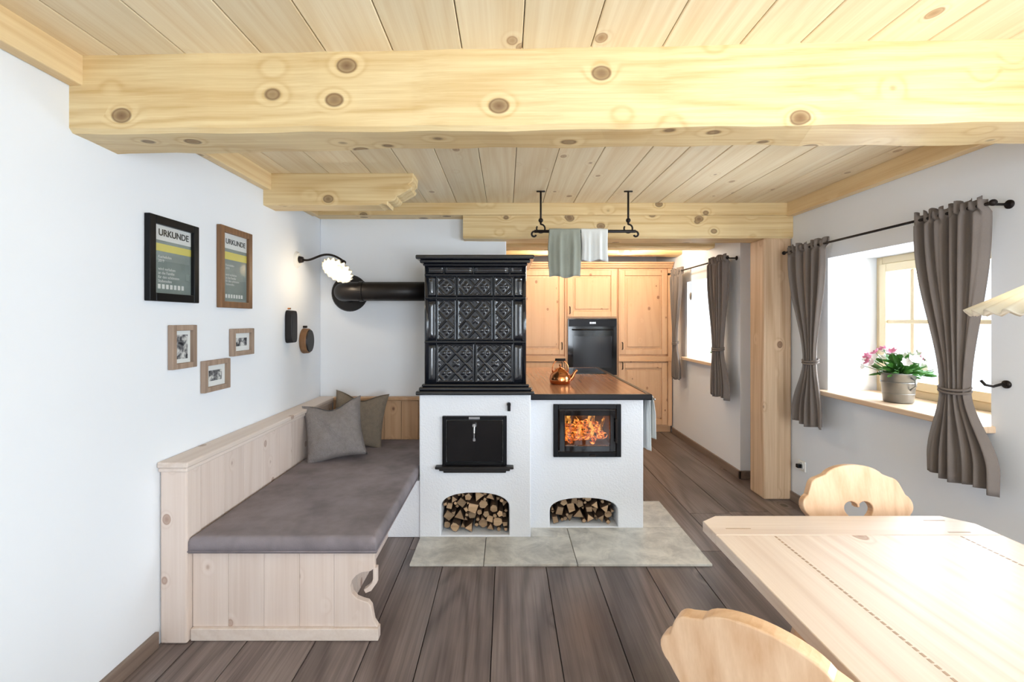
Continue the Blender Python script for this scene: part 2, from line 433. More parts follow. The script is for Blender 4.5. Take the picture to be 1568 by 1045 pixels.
prof += [(-.745, zb+.0), (-.74, zb+.022)]
prof += [(-.74+.055*math.sin(t*PI/2/5)+.0, zb+.022+.035*(1-math.cos(t*PI/2/5))) for t in range(1, 6)]
prof += [(-.668, zb+.062), (-.63, zb+.085), (-.60, zb+.10), (-.59, zb+.115), (-.61, zb+.13), (-.585, zb+.15), (-.58, zt)]
prof += [(LX-.01, zt)]
cutout('carved_ceiling_bracket', [prof], .16, M['beam'], Matrix.Translation((0, 2.94, 0)) @ XZ, bevel=.006)
bm = bmesh.new(); bbox(bm, (2.035, 3.61, 0), (2.255, 3.82, 2.07)); fin(bm, 'timber_post', M['post'], bevel=.014)

# ------------------------------------------------------------ tiled stove
st = G('tiled_stove', (-.2, 3.3, 0))
def arch(x0, x1, z0, zs, zt, n=16):
    c = (x0+x1)/2; a = (x1-x0)/2
    p = [(x0, z0), (x1, z0), (x1, zs)]
    for i in range(1, n):
        t = PI*i/n
        p.append((c+a*math.copysign(abs(math.cos(t))**.85, math.cos(t)), zs+(zt-zs)*math.sin(t)**.85))
    p.append((x0, zs)); return p
LF = 2.967; RF = 3.097
a1 = arch(-.424, .020, .022, .20, .297); a2 = arch(.296, .757, .018, .125, .212)
cutout('plaster_body', [[(-.564, .001), (.160, .001), (.160, .935), (-.564, .935)], a1], .40, M['stovewall'], Matrix.Translation((0, LF+.2, 0)) @ XZ, st, .008)
fo = [(.352, .53), (.742, .53), (.742, .815), (.352, .815)]
cutout('plaster_body_side', [[(.157, .001), (.930, .001), (.930, .905), (.157, .905)], a2, fo], .40, M['stovewall'], Matrix.Translation((0, RF+.2, 0)) @ XZ, st, .008)
boxes('plaster_core', [((-.560, LF+.38, .001), (.158, 3.70, .935)), ((.16, RF+.38, .001), (.928, 4.80, .885))], M['stovewall'], st)
box('plaster_apron', (-.79, 2.985, .001), (-.562, 3.70, .37), M['stovewall'], st)
boxes('ledge', [((-.582, 2.93, .937), (.182, 3.63, .962)), ((-.565, 2.95, .962), (.165, 3.62, .985)), ((-.55, 2.97, .985), (.15, 3.61, 1.003))], M['tile'], st, .008, 3)
boxes('cornice', [((-.545, 2.985, 1.775), (.140, 3.60, 1.792)), ((-.562, 2.965, 1.792), (.157, 3.61, 1.815)), ((-.585, 2.94, 1.815), (.182, 3.63, 1.842))], M['tile'], st, .008, 3)
box('tower_core', (-.520, 3.016, 1.0), (.115, 3.57, 1.78), M['tile'], st, .01)
bm = bmesh.new()
def sst(a, b, x):
    t = max(0, min(1, (x-a)/(b-a))); return t*t*(3-2*t)
def tile(x0, x1, z0, z1, relief=True):
    g = .0018; x0 += g; x1 -= g; z0 += g; z1 -= g; yb = 3.018
    w, h = x1-x0, z1-z0
    if relief:
        nx = max(1, round(w/.125)); nz = max(1, round(h/.135)); N = 40*nx; Q = 40*nz
    else: nx = nz = 1; N = 14; Q = 14
    gr = []
    for i in range(N+1):
        row_ = []
        for j in range(Q+1):
            x = w*i/N; z = h*j/Q; e = min(x, w-x, z, h-z)
            y = .018*sst(-.002, .006, e)
            if relief:
                y -= .007*sst(.010, .015, e)
                u = ((x/w*nx) % 1.0)*2-1; v = ((z/h*nz) % 1.0)*2-1
                if x >= w: u = 1
                if z >= h: v = 1
                m = sst(.013, .020, e)
                dd = abs(u)+abs(v)
                y += m*.0085*math.exp(-((dd-1)/.085)**2)
                r = math.hypot(u, v); th = math.atan2(v, u)
                if r < .62:
                    pet = abs(math.cos(2*th))**.6*.52+.02
                    y += m*.0065*sst(1.0, .55, r/max(pet, .05))*sst(.06, .16, r)
                    y += m*.008*math.exp(-(r/.09)**2)
                for cu_, cv_ in ((1, 1), (1, -1), (-1, 1), (-1, -1)):
                    rr_ = math.hypot(u-cu_, v-cv_); t2 = math.atan2(v-cv_, u-cu_)
                    pet = abs(math.sin(2*t2))**.6*.50+.02
                    if rr_ < .6: y += m*.005*sst(1.0, .5, rr_/max(pet, .05))*sst(.05, .14, rr_)
                    y += m*.006*math.exp(-(rr_/.10)**2)
            else:
                y -= .004*sst(.010, .015, e); y += .004*sst(.02, .03, e)
            row_.append(bm.verts.new((x0+x, yb-y, z0+z)))
        gr.append(row_)
    for i in range(N):
        for j in range(Q): bm.faces.new((gr[i][j], gr[i+1][j], gr[i+1][j+1], gr[i][j+1]))
def row(z0, z1, cuts, relief=True):
    for a, b in zip(cuts, cuts[1:]):
        tile(a, b, z0, z1, relief and (b-a) > .09)
row(1.722, 1.775, [-.53, -.41, -.215, .025, .125], False)
row(1.572, 1.710, [-.53, -.46, -.325, -.085, .050, .125])
row(1.282, 1.560, [-.53, -.46, -.325, -.085, .050, .125])
row(1.005, 1.270, [-.53, -.46, -.205, .050, .125])
fin(bm, 'relief_tiles', M['tile'], st, smooth=True)
boxes('tile_bands', [((-.535, 2.985, 1.560), (.130, 3.02, 1.572)), ((-.535, 2.985, 1.270), (.130, 3.02, 1.282)), ((-.535, 2.985, 1.71), (.130, 3.02, 1.722))], M['tile'], st, .005, 3)
bm = bmesh.new()
for xx in (-.522, .117):
    bcyl(bm, (xx, 3.010, 1.004), (xx, 3.010, 1.775), .015, .015, 16)
fin(bm, 'corner_beads', M['tile'], st, smooth=True)
boxes('oven_door_frame', [((-.411, LF-.025, .483), (-.388, LF+.01, .80)), ((-.02, LF-.025, .483), (.004, LF+.01, .80)), ((-.388, LF-.025, .777), (-.02, LF+.01, .80)), ((-.388, LF-.025, .483), (-.02, LF+.01, .50))], M['black'], st, .003)
box('oven_door_leaf', (-.384, LF-.018, .504), (-.024, LF+.008, .773), M['ovenglass'], st, .004)
bm = bmesh.new()
bcyl(bm, (-.204, LF-.02, .745), (-.204, LF-.05, .745), .016, .012); btube(bm, [(-.204, LF-.045, .745), (-.204, LF-.06, .70), (-.204, LF-.058, .665)], .006)
bcyl(bm, (-.204, LF-.058, .665), (-.204, LF-.058, .650), .010)
bbox(bm, (-.24, LF-.03, .782), (-.17, LF-.02, .796))
fin(bm, 'oven_door_handle', M['steel'], st, smooth=False)
boxes('oven_shelf', [((-.455, LF-.055, .466), (.048, LF, .482)), ((-.43, LF-.045, .452), (.025, LF, .466)), ((-.405, LF-.03, .436), (.0, LF, .452))], M['matblack'], st, .006, 3)
bm = bmesh.new(); bcyl(bm, (.018, LF-.0, .875), (.018, LF-.03, .875), .012); bbox(bm, (.008, LF-.035, .835), (.028, LF-.025, .888)); fin(bm, 'damper_knob', M['black'], st)
F = RF
boxes('fire_door_frame', [((.319, F-.02, .496), (.352, F+.012, .852)), ((.742, F-.02, .496), (.775, F+.012, .852)), ((.352, F-.02, .820), (.742, F+.012, .852)), ((.352, F-.02, .496), (.742, F+.012, .528))], M['black'], st, .003)
boxes('fire_door_leaf', [((.358, F-.028, .534), (.396, F+.0, .814)), ((.698, F-.028, .534), (.736, F+.0, .814)), ((.396, F-.028, .776), (.698, F+.0, .814)), ((.396, F-.028, .534), (.698, F+.0, .574))], M['ovenglass'], st, .003)
box('fire_glass', (.394, F-.016, .572), (.700, F-.012, .778), M['fglass'], st, 0)
boxes('fire_handle', [((.728, F-.055, .60), (.742, F-.04, .76)), ((.728, F-.045, .61), (.742, F-.02, .625)), ((.728, F-.045, .735), (.742, F-.02, .75)), ((.56, F-.035, .503), (.60, F-.02, .515))], M['iron'], st, .003)
boxes('firebox', [((.352, F+.02, .52), (.362, F+.38, .815)), ((.732, F+.02, .52), (.742, F+.38, .815)), ((.352, F+.02, .53), (.742, F+.38, .545)), ((.352, F+.02, .80), (.742, F+.38, .812)), ((.352, F+.36, .53), (.742, F+.379, .812))], M['brick'], st)
bm = bmesh.new()
for (x0, y0, z0, x1, y1, z1, r) in ((.39, .14, .585, .70, .18, .59, .024), (.40, .24, .60, .70, .20, .60, .026), (.40, .10, .625, .60, .28, .675, .020), (.70, .10, .61, .50, .26, .68, .019), (.45, .1, .575, .50, .3, .62, .022), (.60, .08, .575, .68, .3, .63, .020), (.42, .2, .66, .66, .22, .64, .017), (.52, .12, .70, .68, .3, .655, .013)):
    bcyl(bm, (x0, F+y0, z0), (x1, F+y1, z1), r, r*.85, 9)
fin(bm, 'burning_logs', M['ember'], st)
bm = bmesh.new(); rr = random.Random(3)
for i in range(18):
    x = rr.uniform(.41, .69); y = F+rr.uniform(.10, .30); h = rr.uniform(.07, .17); w = rr.uniform(.010, .022); ph = rr.uniform(0, 6)
    pts = []; rad = []
    for k in range(9):
        t = k/8; pts.append((x+.022*math.sin(ph+t*5)*t, y+.01*math.sin(ph*2+t*4), .60+h*t)); rad.append(max(.001, w*math.sin(PI*min(1, t*.85+.15))**.8*(1-t*.6)))
    btube(bm, pts, rad, 8)
fin(bm, 'flames', M['flame'], st, smooth=True)
boxes('cooktop_rim', [((.162, 3.045, .886), (.975, 3.075, .925)), ((.945, 3.075, .886), (.975, 4.82, .925)), ((.162, 3.072, .886), (.182, 3.40, .925))], M['black'], st, .006, 3)
box('cooktop_plate', (.182, 3.072, .890), (.947, 4.82, .921), M['plate'], st, .002)
box('induction_hob', (.50, 4.22, .9212), (.93, 4.72, .928), M['ovenglass'], st, .002)
pg = G('stove_pipe', (-1.0, 3.5, 1.64))
bm = bmesh.new()
btube(bm, [(-.52, 3.50, 1.64), (-.9, 3.50, 1.64), (-1.10, 3.50, 1.64)]+[tuple(p) for p in bez((-1.12, 3.50, 1.64), (-1.24, 3.50, 1.64), (-1.275, 3.54, 1.64), (-1.275, 3.62, 1.64), 10)]+[(-1.275, 3.729, 1.64)], .073, 28)
fin(bm, 'pipe', M['matblack'], pg, smooth=True)
bm = bmesh.new(); bcyl(bm, (-1.275, 3.728, 1.64), (-1.275, 3.712, 1.64), .150, .140, 40); bcyl(bm, (-1.12, 3.50, 1.64), (-1.09, 3.50, 1.64), .079, .079, 28)
bcyl(bm, (-.56, 3.5, 1.64), (-.522, 3.5, 1.64), .083, .083, 28)
fin(bm, 'wall_rosette', M['matblack'], pg)

def firewood(name, x0, x1, zbase, zs, zt, y, seed):
    r = random.Random(seed); bm = bmesh.new(); c = (x0+x1)/2; a = (x1-x0)/2
    def ztop(x):
        q = 1-((x-c)/a)**2
        return zs+(zt-zs)*math.sqrt(max(q, 0))
    placed = []
    for tr in range(9000):
        rad = r.uniform(.024, .038) if tr < 4000 else r.uniform(.012, .024)
        x = r.uniform(x0+rad, x1-rad); z = zbase+rad+r.random()*(zt-zbase)
        if z+rad > ztop(x-rad*.6)-.004 or z+rad > ztop(x+rad*.6)-.004: continue
        if any((x-px)**2+(z-pz)**2 < ((rad+pr)*.90)**2 for px, pz, pr in placed): continue
        placed.append((x, z, rad))
    for x, z, rad in placed:
        k = r.choice([3, 3, 4, 4, 5, 8]); ph = r.uniform(0, 6); yy = y+r.uniform(.03, .10); A = []; B = []
        for i in range(k):
            t = ph+2*PI*i/k+r.uniform(-.2, .2); q = rad*(1.18 if k <= 4 else 1)*r.uniform(.85, 1.08)
            A.append(bm.verts.new((x+q*math.cos(t), yy, z+q*math.sin(t)))); B.append(bm.verts.new((x+q*math.cos(t), y+.36, z+q*math.sin(t))))
        for i in range(k): bm.faces.new((A[i], A[(i+1) % k], B[(i+1) % k], B[i])).material_index = 1
        bm.faces.new(A).material_index = 0; bm.faces.new(B).material_index = 0
    return fin(bm, name, [M['logend'], M['bark']], None, bevel=.002, segs=1)
firewood('firewood_stack', -.418, .014, .023, .20, .297, LF, 5)
firewood('firewood_stack', .302, .751, .019, .125, .212, RF, 8)
boxes('hearth_slab', [((-.556, 2.63, .0005), (-.132, 2.966, .014)), ((-.128, 2.63, .0005), (.409, 2.966, .014)), ((.413, 2.63, .0005), (1.187, 3.096, .014)), ((.163, 2.969, .0005), (.409, 3.096, .014)), ((.933, 3.100, .0005), (1.187, 3.55, .014))], M['stone'], bevel=.002)

# ------------------------------------------------------------ bench
bg = G('corner_bench', (-1.0, 2.8, 0))
zc = .385
boxes('front_boards', [((-1.395+i*.1585, 2.035, .055), (-1.395+(i+1)*.1585-.001, 2.058, zc)) for i in range(4)], M['bench'], bg, .0015)
cr = [(-.765, .055), (-.765, zc), (-.585, zc), (-.585, .318)]
cr += [(-.60, .305), (-.615, .300), (-.64, .298), (-.665, .285), (-.685, .262), (-.692, .235), (-.685, .205), (-.665, .182), (-.64, .172), (-.615, .165), (-.600, .145), (-.594, .11), (-.588, .08), (-.572, .055)]
cutout('scroll_panel', [cr[::-1]], .03, M['bench'], Matrix.Translation((0, 2.045, 0)) @ XZ, bg, .003)
sc2 = [(-.592, .318), (-.575, .318), (-.575, .25), (-.60, .215), (-.625, .205), (-.633, .22), (-.615, .232), (-.598, .25), (-.592, .27)]
cutout('scroll_hook', [sc2], .03, M['bench'], Matrix.Translation((0, 2.045, 0)) @ XZ, bg, .003)
box('front_plinth', (-1.395, 2.018, .001), (-.565, 2.058, .055), M['benchX'], bg, .004)
box('seat_front_rail', (-1.395, 2.03, zc), (-.58, 2.07, zc+.008), M['benchX'], bg, .002)
boxes('side_boards', [((-.792, 2.062+i*.154, .001), (-.770, 2.062+(i+1)*.154-.002, zc)) for i in range(6)], M['bench'], bg, .002)
box('seat_board', (-1.395, 2.062, zc-.022), (-.585, 3.70, zc-.001), M['benchX'], bg, .003)
boxes('wall_panelling', [((-1.50, 2.10+i*.178, .001), (-1.405, 2.10+(i+1)*.178-.001, .775)) for i in range(9)], M['bench'], bg, .0015)
box('panelling_post', (-1.515, 2.0, .001), (-1.398, 2.10, .775), M['bench'], bg, .008)
boxes('panelling_cap', [((-1.519, 1.985, .775), (-1.385, 3.725, .80)), ((-1.519, 1.992, .755), (-1.392, 3.725, .775))], M['benchX'], bg, .006, 3)
boxes('back_panelling', [((-1.395+i*.1377, 3.685, .39), (-1.395+(i+1)*.1377-.002, 3.726, .775)) for i in range(6)], M['bench2'], bg, .003)
box('back_cap', (-1.385, 3.66, .775), (-.57, 3.726, .80), M['bench2'], bg, .006)
# mattress: rounded edges, slightly crowned and dimpled
bm = bmesh.new(); mx0, mx1, my0, my1 = -1.400, -.570, 2.008, 3.682; NX, NY = 50, 90; R_ = .024
def edge_h(e): 
    return R_-math.sqrt(max(0, R_*R_-(R_-min(e, R_))**2))
top = []
for i in range(NX+1):
    rw = []
    for j in range(NY+1):
        fx = .5-.5*math.cos(PI*i/NX); fy = .5-.5*math.cos(PI*j/NY)
        fx = .6*fx+.4*i/NX; fy = .6*fy+.4*j/NY
        x = mx0+(mx1-mx0)*fx; y = my0+(my1-my0)*fy
        e = min(x-mx0, mx1-x, y-my0, my1-y)
        z = .464-edge_h(e)+.004*math.sin(x*7)*math.sin(y*4.3)*min(1, e/.1)
        rw.append(bm.verts.new((x, y, z)))
    top.append(rw)
for i in range(NX):
    for j in range(NY): bm.faces.new((top[i][j], top[i+1][j], top[i+1][j+1], top[i][j+1]))
per = [top[i][0] for i in range(NX+1)]+[top[NX][j] for j in range(1, NY+1)]+[top[i][NY] for i in range(NX-1, -1, -1)]+[top[0][j] for j in range(NY-1, 0, -1)]
low_ = [bm.verts.new((v.co.x, v.co.y, .394)) for v in per]
for k in range(len(per)):
    q = (k+1) % len(per); bm.faces.new((per[k], per[q], low_[q], low_[k]))
bm.faces.new(low_)
fin(bm, 'seat_cushion', M['grey'], bg, smooth=True)
bm = bmesh.new()
for z_ in (.402,):
    btube(bm, [(mx0, my0-.001, z_), (-1, my0-.001, z_), (mx1, my0-.001, z_)], .0035, 6); btube(bm, [(mx1+.001, my0, z_), (mx1+.001, 2.5, z_), (mx1+.001, 2.96, z_)], .0035, 6)
fin(bm, 'cushion_piping', M['grey'], bg, smooth=True)

def pillow(name, c, w, h, t, rot, mat, seed=0):
    bm = bmesh.new(); n = 26; R = Euler(rot).to_matrix(); r = random.Random(seed); p1 = r.uniform(0, 6)
    for s in (1, -1):
        gr = []
        for i in range(n+1):
            rw = []
            for j in range(n+1):
                u = -1+2*i/n; v = -1+2*j/n
                x = u*w/2*(1-.10*(1-v*v)); z = v*h/2*(1-.10*(1-u*u))
                th = t/2*(max(0, (1-u*u)*(1-v*v)))**.42
                th *= 1+.14*math.sin(5*u+p1)*math.sin(4*v+p1)+.05*math.sin(11*u+7*v+p1)
                th -= .018*math.exp(-(u*1.2)**2)*max(0, v-.2)
                rw.append(bm.verts.new(R @ Vector((x, s*th, z-.05*math.exp(-(u*2)**2)*max(0, v)))+Vector(c)))
            gr.append(rw)
        for i in range(n):
            for j in range(n): bm.faces.new((gr[i][j], gr[i+1][j], gr[i+1][j+1], gr[i][j+1]))
    bmesh.ops.remove_doubles(bm, verts=bm.verts, dist=1e-5)
    return fin(bm, name, mat, smooth=True)
pillow('throw_pillow', (-1.195, 3.18, .655), .40, .42, .18, (math.radians(-22), math.radians(-9), math.radians(12)), M['cushA'], 1)
pillow('throw_pillow', (-1.13, 3.50, .66), .42, .42, .13, (math.radians(-14), math.radians(4), math.radians(-3)), M['cushB'], 2)

# ------------------------------------------------------------ pictures
def picture(name, y0, y1, z0, z1, fw, mat, kind):
    g = G(name, (LX, (y0+y1)/2, (z0+z1)/2)); X0 = LX+.001; X1 = LX+.026
    boxes('frame', [((X0, y0, z0), (X1, y0+fw, z1)), ((X0, y1-fw, z0), (X1, y1, z1)), ((X0, y0+fw, z0), (X1, y1-fw, z0+fw)), ((X0, y0+fw, z1-fw), (X1, y1-fw, z1))], mat, g, .003)
    a, b, c, d = y0+fw, y1-fw, z0+fw, z1-fw
    if kind == 'cert':
        box('print', (X0, a, c), (X0+.008, b, d), M['cert'], g, 0)
        w = b-a; h = d-c
        box('header', (X0+.008, a, d-h*.22), (X0+.0083, b, d), M['paper'], g, 0)
        box('colour_band', (X0+.008, a, c+h*.62), (X0+.0085, b, c+h*.73), M['yellow'], g, 0)
        cu = bpy.data.curves.new('txt', 'FONT'); cu.body = 'URKUNDE'; cu.size = w*.17; cu.align_x = 'CENTER'; cu.extrude = .0004; cu.offset = .0008
        o = bpy.data.objects.new('title_text', cu); COL.objects.link(o); o.location = (X0+.0092, (a+b)/2+.008, d-h*.15); o.rotation_euler = (PI/2, 0, PI/2); cu.materials.append(M['ink']); adopt(o, g)
        cu = bpy.data.curves.new('txt', 'FONT'); cu.body = 'Kachelofen\n2019\n \nwird verliehen\nan die Familie\nfür den schönsten\nStubenofen'; cu.size = w*.075; cu.align_x = 'LEFT'; cu.extrude = .0003
        o = bpy.data.objects.new('body_text', cu); COL.objects.link(o); o.location = (X0+.0092, a+.03, d-h*.48); o.rotation_euler = (PI/2, 0, PI/2); cu.materials.append(M['paper']); adopt(o, g)
        boxes('sponsor_line', [((X0+.008, a+.03+i*.024, c+.02), (X0+.0085, a+.045+i*.024, c+.04)) for i in range(int((w-.05)/.024))], M['paper'], g)
        box('glazing', (X0+.012, a, c), (X0+.013, b, d), M['glass'], g, 0)
    else:
        box('mat_board', (X0, a, c), (X0+.008, b, d), M['paper'], g, 0)
        m = (b-a)*.17
        box('photo', (X0+.008, a+m, c+m), (X0+.009, b-m, d-m), M['photo'], g, 0)
picture('certificate_frame', 1.917, 2.226, 1.502, 1.872, .036, M['black'], 'cert')
picture('certificate_frame', 2.396, 2.694, 1.487, 1.925, .034, M['brownframe'], 'cert')
picture('photo_frame', 2.05, 2.212, 1.195, 1.397, .026, M['driftwood'], 'ph')
picture('photo_frame', 2.504, 2.714, 1.220, 1.372, .026, M['driftwood'], 'ph')
picture('photo_frame', 2.269, 2.48, 1.055, 1.215, .026, M['driftwood'], 'ph')
def oval(bm, y, z, ry, rz, x0, x1, n=32, e=2.0):
    A = []; B = []
    for i in range(n):
        t = 2*PI*i/n; c, s = math.cos(t), math.sin(t)
        a = math.copysign(abs(c)**(2/e), c)*ry; b = math.copysign(abs(s)**(2/e), s)*rz
        A.append(bm.verts.new((x0, y+a, z+b))); B.append(bm.verts.new((x1, y+a*.94, z+b*.96)))
    for i in range(n): bm.faces.new((A[i], A[(i+1) % n], B[(i+1) % n], B[i]))
    bm.faces.new(A); bm.faces.new(B)
g2 = G('wall_clothes_brush', (LX, 3.18, 1.38))
bm = bmesh.new(); oval(bm, 3.18, 1.375, .045, .115, LX+.002, LX+.05, e=5); fin(bm, 'body', M['matblack'], g2, bevel=.004)
bm = bmesh.new(); bcyl(bm, (LX+.002, 3.18, 1.50), (LX+.02, 3.18, 1.50), .006); fin(bm, 'peg', M['copper'], g2)
g3 = G('wall_brass_bell', (LX, 3.42, 1.27))
bm = bmesh.new(); oval(bm, 3.42, 1.265, .075, .095, LX+.002, LX+.05); fin(bm, 'body', M['brownframe'], g3, bevel=.006)
bm = bmesh.new(); oval(bm, 3.42, 1.265, .066, .085, LX+.05, LX+.058); fin(bm, 'inset', M['matblack'], g3)
bm = bmesh.new(); bcyl(bm, (LX+.002, 3.42, 1.37), (LX+.03, 3.42, 1.37), .008); fin(bm, 'peg', M['iron'], g3)

# wall lamp
wl = G('wall_lamp', (LX, 3.32, 1.86))
bm = bmesh.new(); bcyl(bm, (LX+.001, 3.32, 1.86), (LX+.018, 3.32, 1.86), .06, .048, 28); fin(bm, 'rose', M['white'], wl)
bm = bmesh.new(); bcyl(bm, (LX+.018, 3.32, 1.86), (LX+.045, 3.32, 1.86), .026, .02)
LC = Vector((LX+.30, 3.30, 1.775))
lampT = (Matrix.Rotation(math.radians(18), 4, 'Y') @ Matrix.Rotation(math.radians(-40), 4, 'X'))
sock = LC+(lampT @ Vector((0, 0, .105)))
btube(bm, bez((LX+.04, 3.32, 1.86), (LX+.13, 3.32, 1.83), (LX+.18, 3.34, 1.97), tuple(sock), 18), .008)
fin(bm, 'arm', M['iron'], wl, smooth=True)
bm = bmesh.new(); pr = [(.019, .075), (.022, .055), (.05, .045), (.080, .026), (.116, .0), (.112, -.002), (.078, .020), (.045, .038), (.019, .045)]
blathe(bm, pr, LC, 120, lampT, lambda t, r, z: 1+(.05*math.cos(t*18) if r > .1 else 0), lambda t, r, z: .009*math.cos(t*18)*min(1, r/.08))
fin(bm, 'pleated_shade', M['cream'], wl, smooth=True)
bp = LC+(lampT @ Vector((0, 0, .012)))
bm = bmesh.new(); bmesh.ops.create_uvsphere(bm, u_segments=16, v_segments=10, radius=.024, matrix=Matrix.Translation(bp)); fin(bm, 'bulb', emis('bulb_warm', (255, 228, 190), 3), wl, smooth=True)
bm = bmesh.new(); bcyl(bm, LC+(lampT @ Vector((0, 0, .05))), sock, .024, .018); fin(bm, 'socket', M['iron'], wl)

# ------------------------------------------------------------ hanging towel rail
hr = G('hanging_towel_rail', (.55, 3.25, 2.2))
bm = bmesh.new()
for x in (.246, .868):
    bcyl(bm, (x-.03, 3.25, CZ-.004), (x+.03, 3.25, CZ-.004), .006)
    btube(bm, [(x, 3.25, CZ), (x, 3.25, 2.2), (x, 3.25, 2.1)], .007)
    bmesh.ops.create_uvsphere(bm, u_segments=12, v_segments=8, radius=.017, matrix=Matrix.Translation((x, 3.25, 2.13)))
    pts = [(x+.030*math.sin(t), 3.25, 2.072+.030*math.cos(t)) for t in [i*.35 for i in range(16)]]
    btube(bm, pts, .006)
btube(bm, [(x_, 3.25, 2.052) for x_ in (.20, .5, .92)], .011)
for s, x in ((-1, .20), (1, .92)):
    btube(bm, [(x+s*.022*math.sin(t)*(1-t*.1), 3.25, 2.03+.022*math.cos(t)*(1-t*.1)) for t in [i*.4 for i in range(12)]], .007)
fin(bm, 'iron_rail', M['iron'], hr, smooth=True)
def towel(name, x0, x1, y, zt, zf, zb, mat, ph=0, parent=None, r=.014, along='X'):
    bm = bmesh.new(); n = 24; path = []
    for i in range(15): path.append((-r, zf+(zt-zf)*i/14))
    for i in range(1, 6):
        t = PI*i/6; path.append((-r*math.cos(t), zt+r*math.sin(t)))
    for i in range(15): path.append((r, zt+(zb-zt)*i/14))
    gr = []
    for i in range(n+1):
        u = i/n; rw = []
        for (d, z) in path:
            k = min(1, abs(z-zt)/.12); off = (.010*math.sin(u*14+ph)+.006*math.sin(u*31+ph))*k
            sh = (1-.06*k*math.sin(z*9+ph))
            a = (x0+x1)/2+(u-.5)*(x1-x0)*sh; dd = d*(1+k*.6)+off
            rw.append(bm.verts.new((a, y+dd, z+.008*math.sin(u*9+ph)*k) if along == 'X' else (y+dd, a, z)))
        gr.append(rw)
    for i in range(n):
        for j in range(len(path)-1): bm.faces.new((gr[i][j], gr[i+1][j], gr[i+1][j+1], gr[i][j+1]))
    return fin(bm, name, mat, parent, smooth=True, solid=.003)
towel('kitchen_towel', .305, .525, 3.25, 2.056, 1.725, 1.80, M['linen'], 0, hr, .016)
towel('kitchen_towel', .530, .720, 3.25, 2.056, 1.84, 1.88, M['towel'], 2, hr, .016)
tr = G('stove_towel_rail', (1.0, 3.3, .87))
bm = bmesh.new(); btube(bm, [(.976, 3.10, .885), (1.0, 3.10, .885), (1.0, 3.12, .885)], .006); btube(bm, [(1.0, 3.08, .885), (1.0, 3.9, .885)], .007); btube(bm, [(.976, 3.85, .885), (1.0, 3.85, .885)], .006)
fin(bm, 'rail', M['steel'], tr, smooth=True)
towel('hand_towel', 3.14, 3.46, .999, .889, .52, .60, M['towel'], 1, tr, .012, 'Y')

# ------------------------------------------------------------ kettle
kt = G('copper_kettle', (.425, 3.59, .922))
bm = bmesh.new()
blathe(bm, [(.01, .923), (.074, .923), (.082, .932), (.085, .955), (.080, .985), (.064, 1.012), (.045, 1.026), (.040, 1.030), (.036, 1.036), (.02, 1.044), (.008, 1.047), (.006, 1.056), (.012, 1.064), (.009, 1.072), (.001, 1.075)], (.425, 3.59, 0), 40)
fin(bm, 'body', M['copper'], kt, smooth=True)
bm = bmesh.new(); btube(bm, bez((.49, 3.575, .955), (.53, 3.57, .965), (.52, 3.57, 1.01), (.555, 3.565, 1.03), 12), [.018-.0008*i for i in range(13)], 12); fin(bm, 'spout', M['copper'], kt, smooth=True)
bm = bmesh.new(); btube(bm, bez((.365, 3.59, 1.01), (.34, 3.59, 1.14), (.51, 3.59, 1.14), (.485, 3.59, 1.01), 16), .005); fin(bm, 'bail', M['copper'], kt, smooth=True)
bm = bmesh.new(); bcyl(bm, (.385, 3.59, 1.108), (.465, 3.59, 1.108), .011, .011, 14); fin(bm, 'grip', M['dark'], kt, smooth=True)

# ------------------------------------------------------------ kitchen cabinets
kc = G('kitchen_cupboard', (.8, 6.0, 0)); Y0 = 5.75
box('carcass', (-.60, Y0+.022, .08), (2.085, KB-.01, 2.075), M['kitchen'], kc, .002)
box('plinth', (-.60, Y0+.05, .001), (2.085, KB-.02, .08), M['kitchenX'], kc, .002)
boxes('crown', [((-.62, Y0-.02, 2.075), (2.093, KB-.01, 2.10)), ((-.62, Y0-.04, 2.10), (2.095, KB-.01, 2.125)), ((-.62, Y0-.06, 2.125), (2.096, KB-.01, 2.15))], M['kitchenX'], kc, .008, 3)
pan = []; stl = []
def door(x0, x1, z0, z1):
    f = .07; y = Y0
    stl.extend([((x0, y, z0), (x0+f, y+.021, z1)), ((x1-f, y, z0), (x1, y+.021, z1)), ((x0+f, y, z0), (x1-f, y+.021, z0+f)), ((x0+f, y, z1-f), (x1-f, y+.021, z1))])
    pan.append(((x0+f+.001, y+.014, z0+f+.001), (x1-f-.001, y+.02, z1-f-.001)))
    pan.append(((x0+f+.03, y+.004, z0+f+.03), (x1-f-.03, y+.013, z1-f-.03)))
cols = [(-.58, .13), (.15, .735), (.75, 1.41), (1.425, 2.03)]
for i, (a, b) in enumerate(cols):
    if i == 2:
        door(a+.02, b-.02, 1.46, 2.05); door(a+.02, b-.02, .10, .70)
    else:
        door(a, b, .985, 2.05); door(a, b, .10, .885)
boxes('door_frames', stl, M['kitchen'], kc, .006); boxes('door_panels', pan, M['kitchen'], kc, .006)
boxes('mid_moulding', [((-.6, Y0-.015, .90), (.745, Y0+.022, .915)), ((-.6, Y0-.008, .915), (.745, Y0+.022, .965)), ((1.415, Y0-.015, .90), (2.08, Y0+.022, .915)), ((1.415, Y0-.008, .915), (2.08, Y0+.022, .965))], M['kitchenX'], kc, .004)
boxes('pilasters', [((.737, Y0-.012, .09), (.748, Y0+.02, 2.07)), ((1.412, Y0-.012, .09), (1.423, Y0+.02, 2.07)), ((2.035, Y0-.006, .09), (2.085, Y0+.02, 2.07))], M['kitchen'], kc, .003)
bm = bmesh.new()
for x, z in ((.70, 1.05), (.70, .80), (1.46, 1.05), (1.46, .80), (.80, 1.50)):
    btube(bm, [(x, Y0, z), (x, Y0-.03, z+.01), (x, Y0-.03, z+.08), (x, Y0, z+.09)], .006)
fin(bm, 'handles', M['iron'], kc, smooth=True)
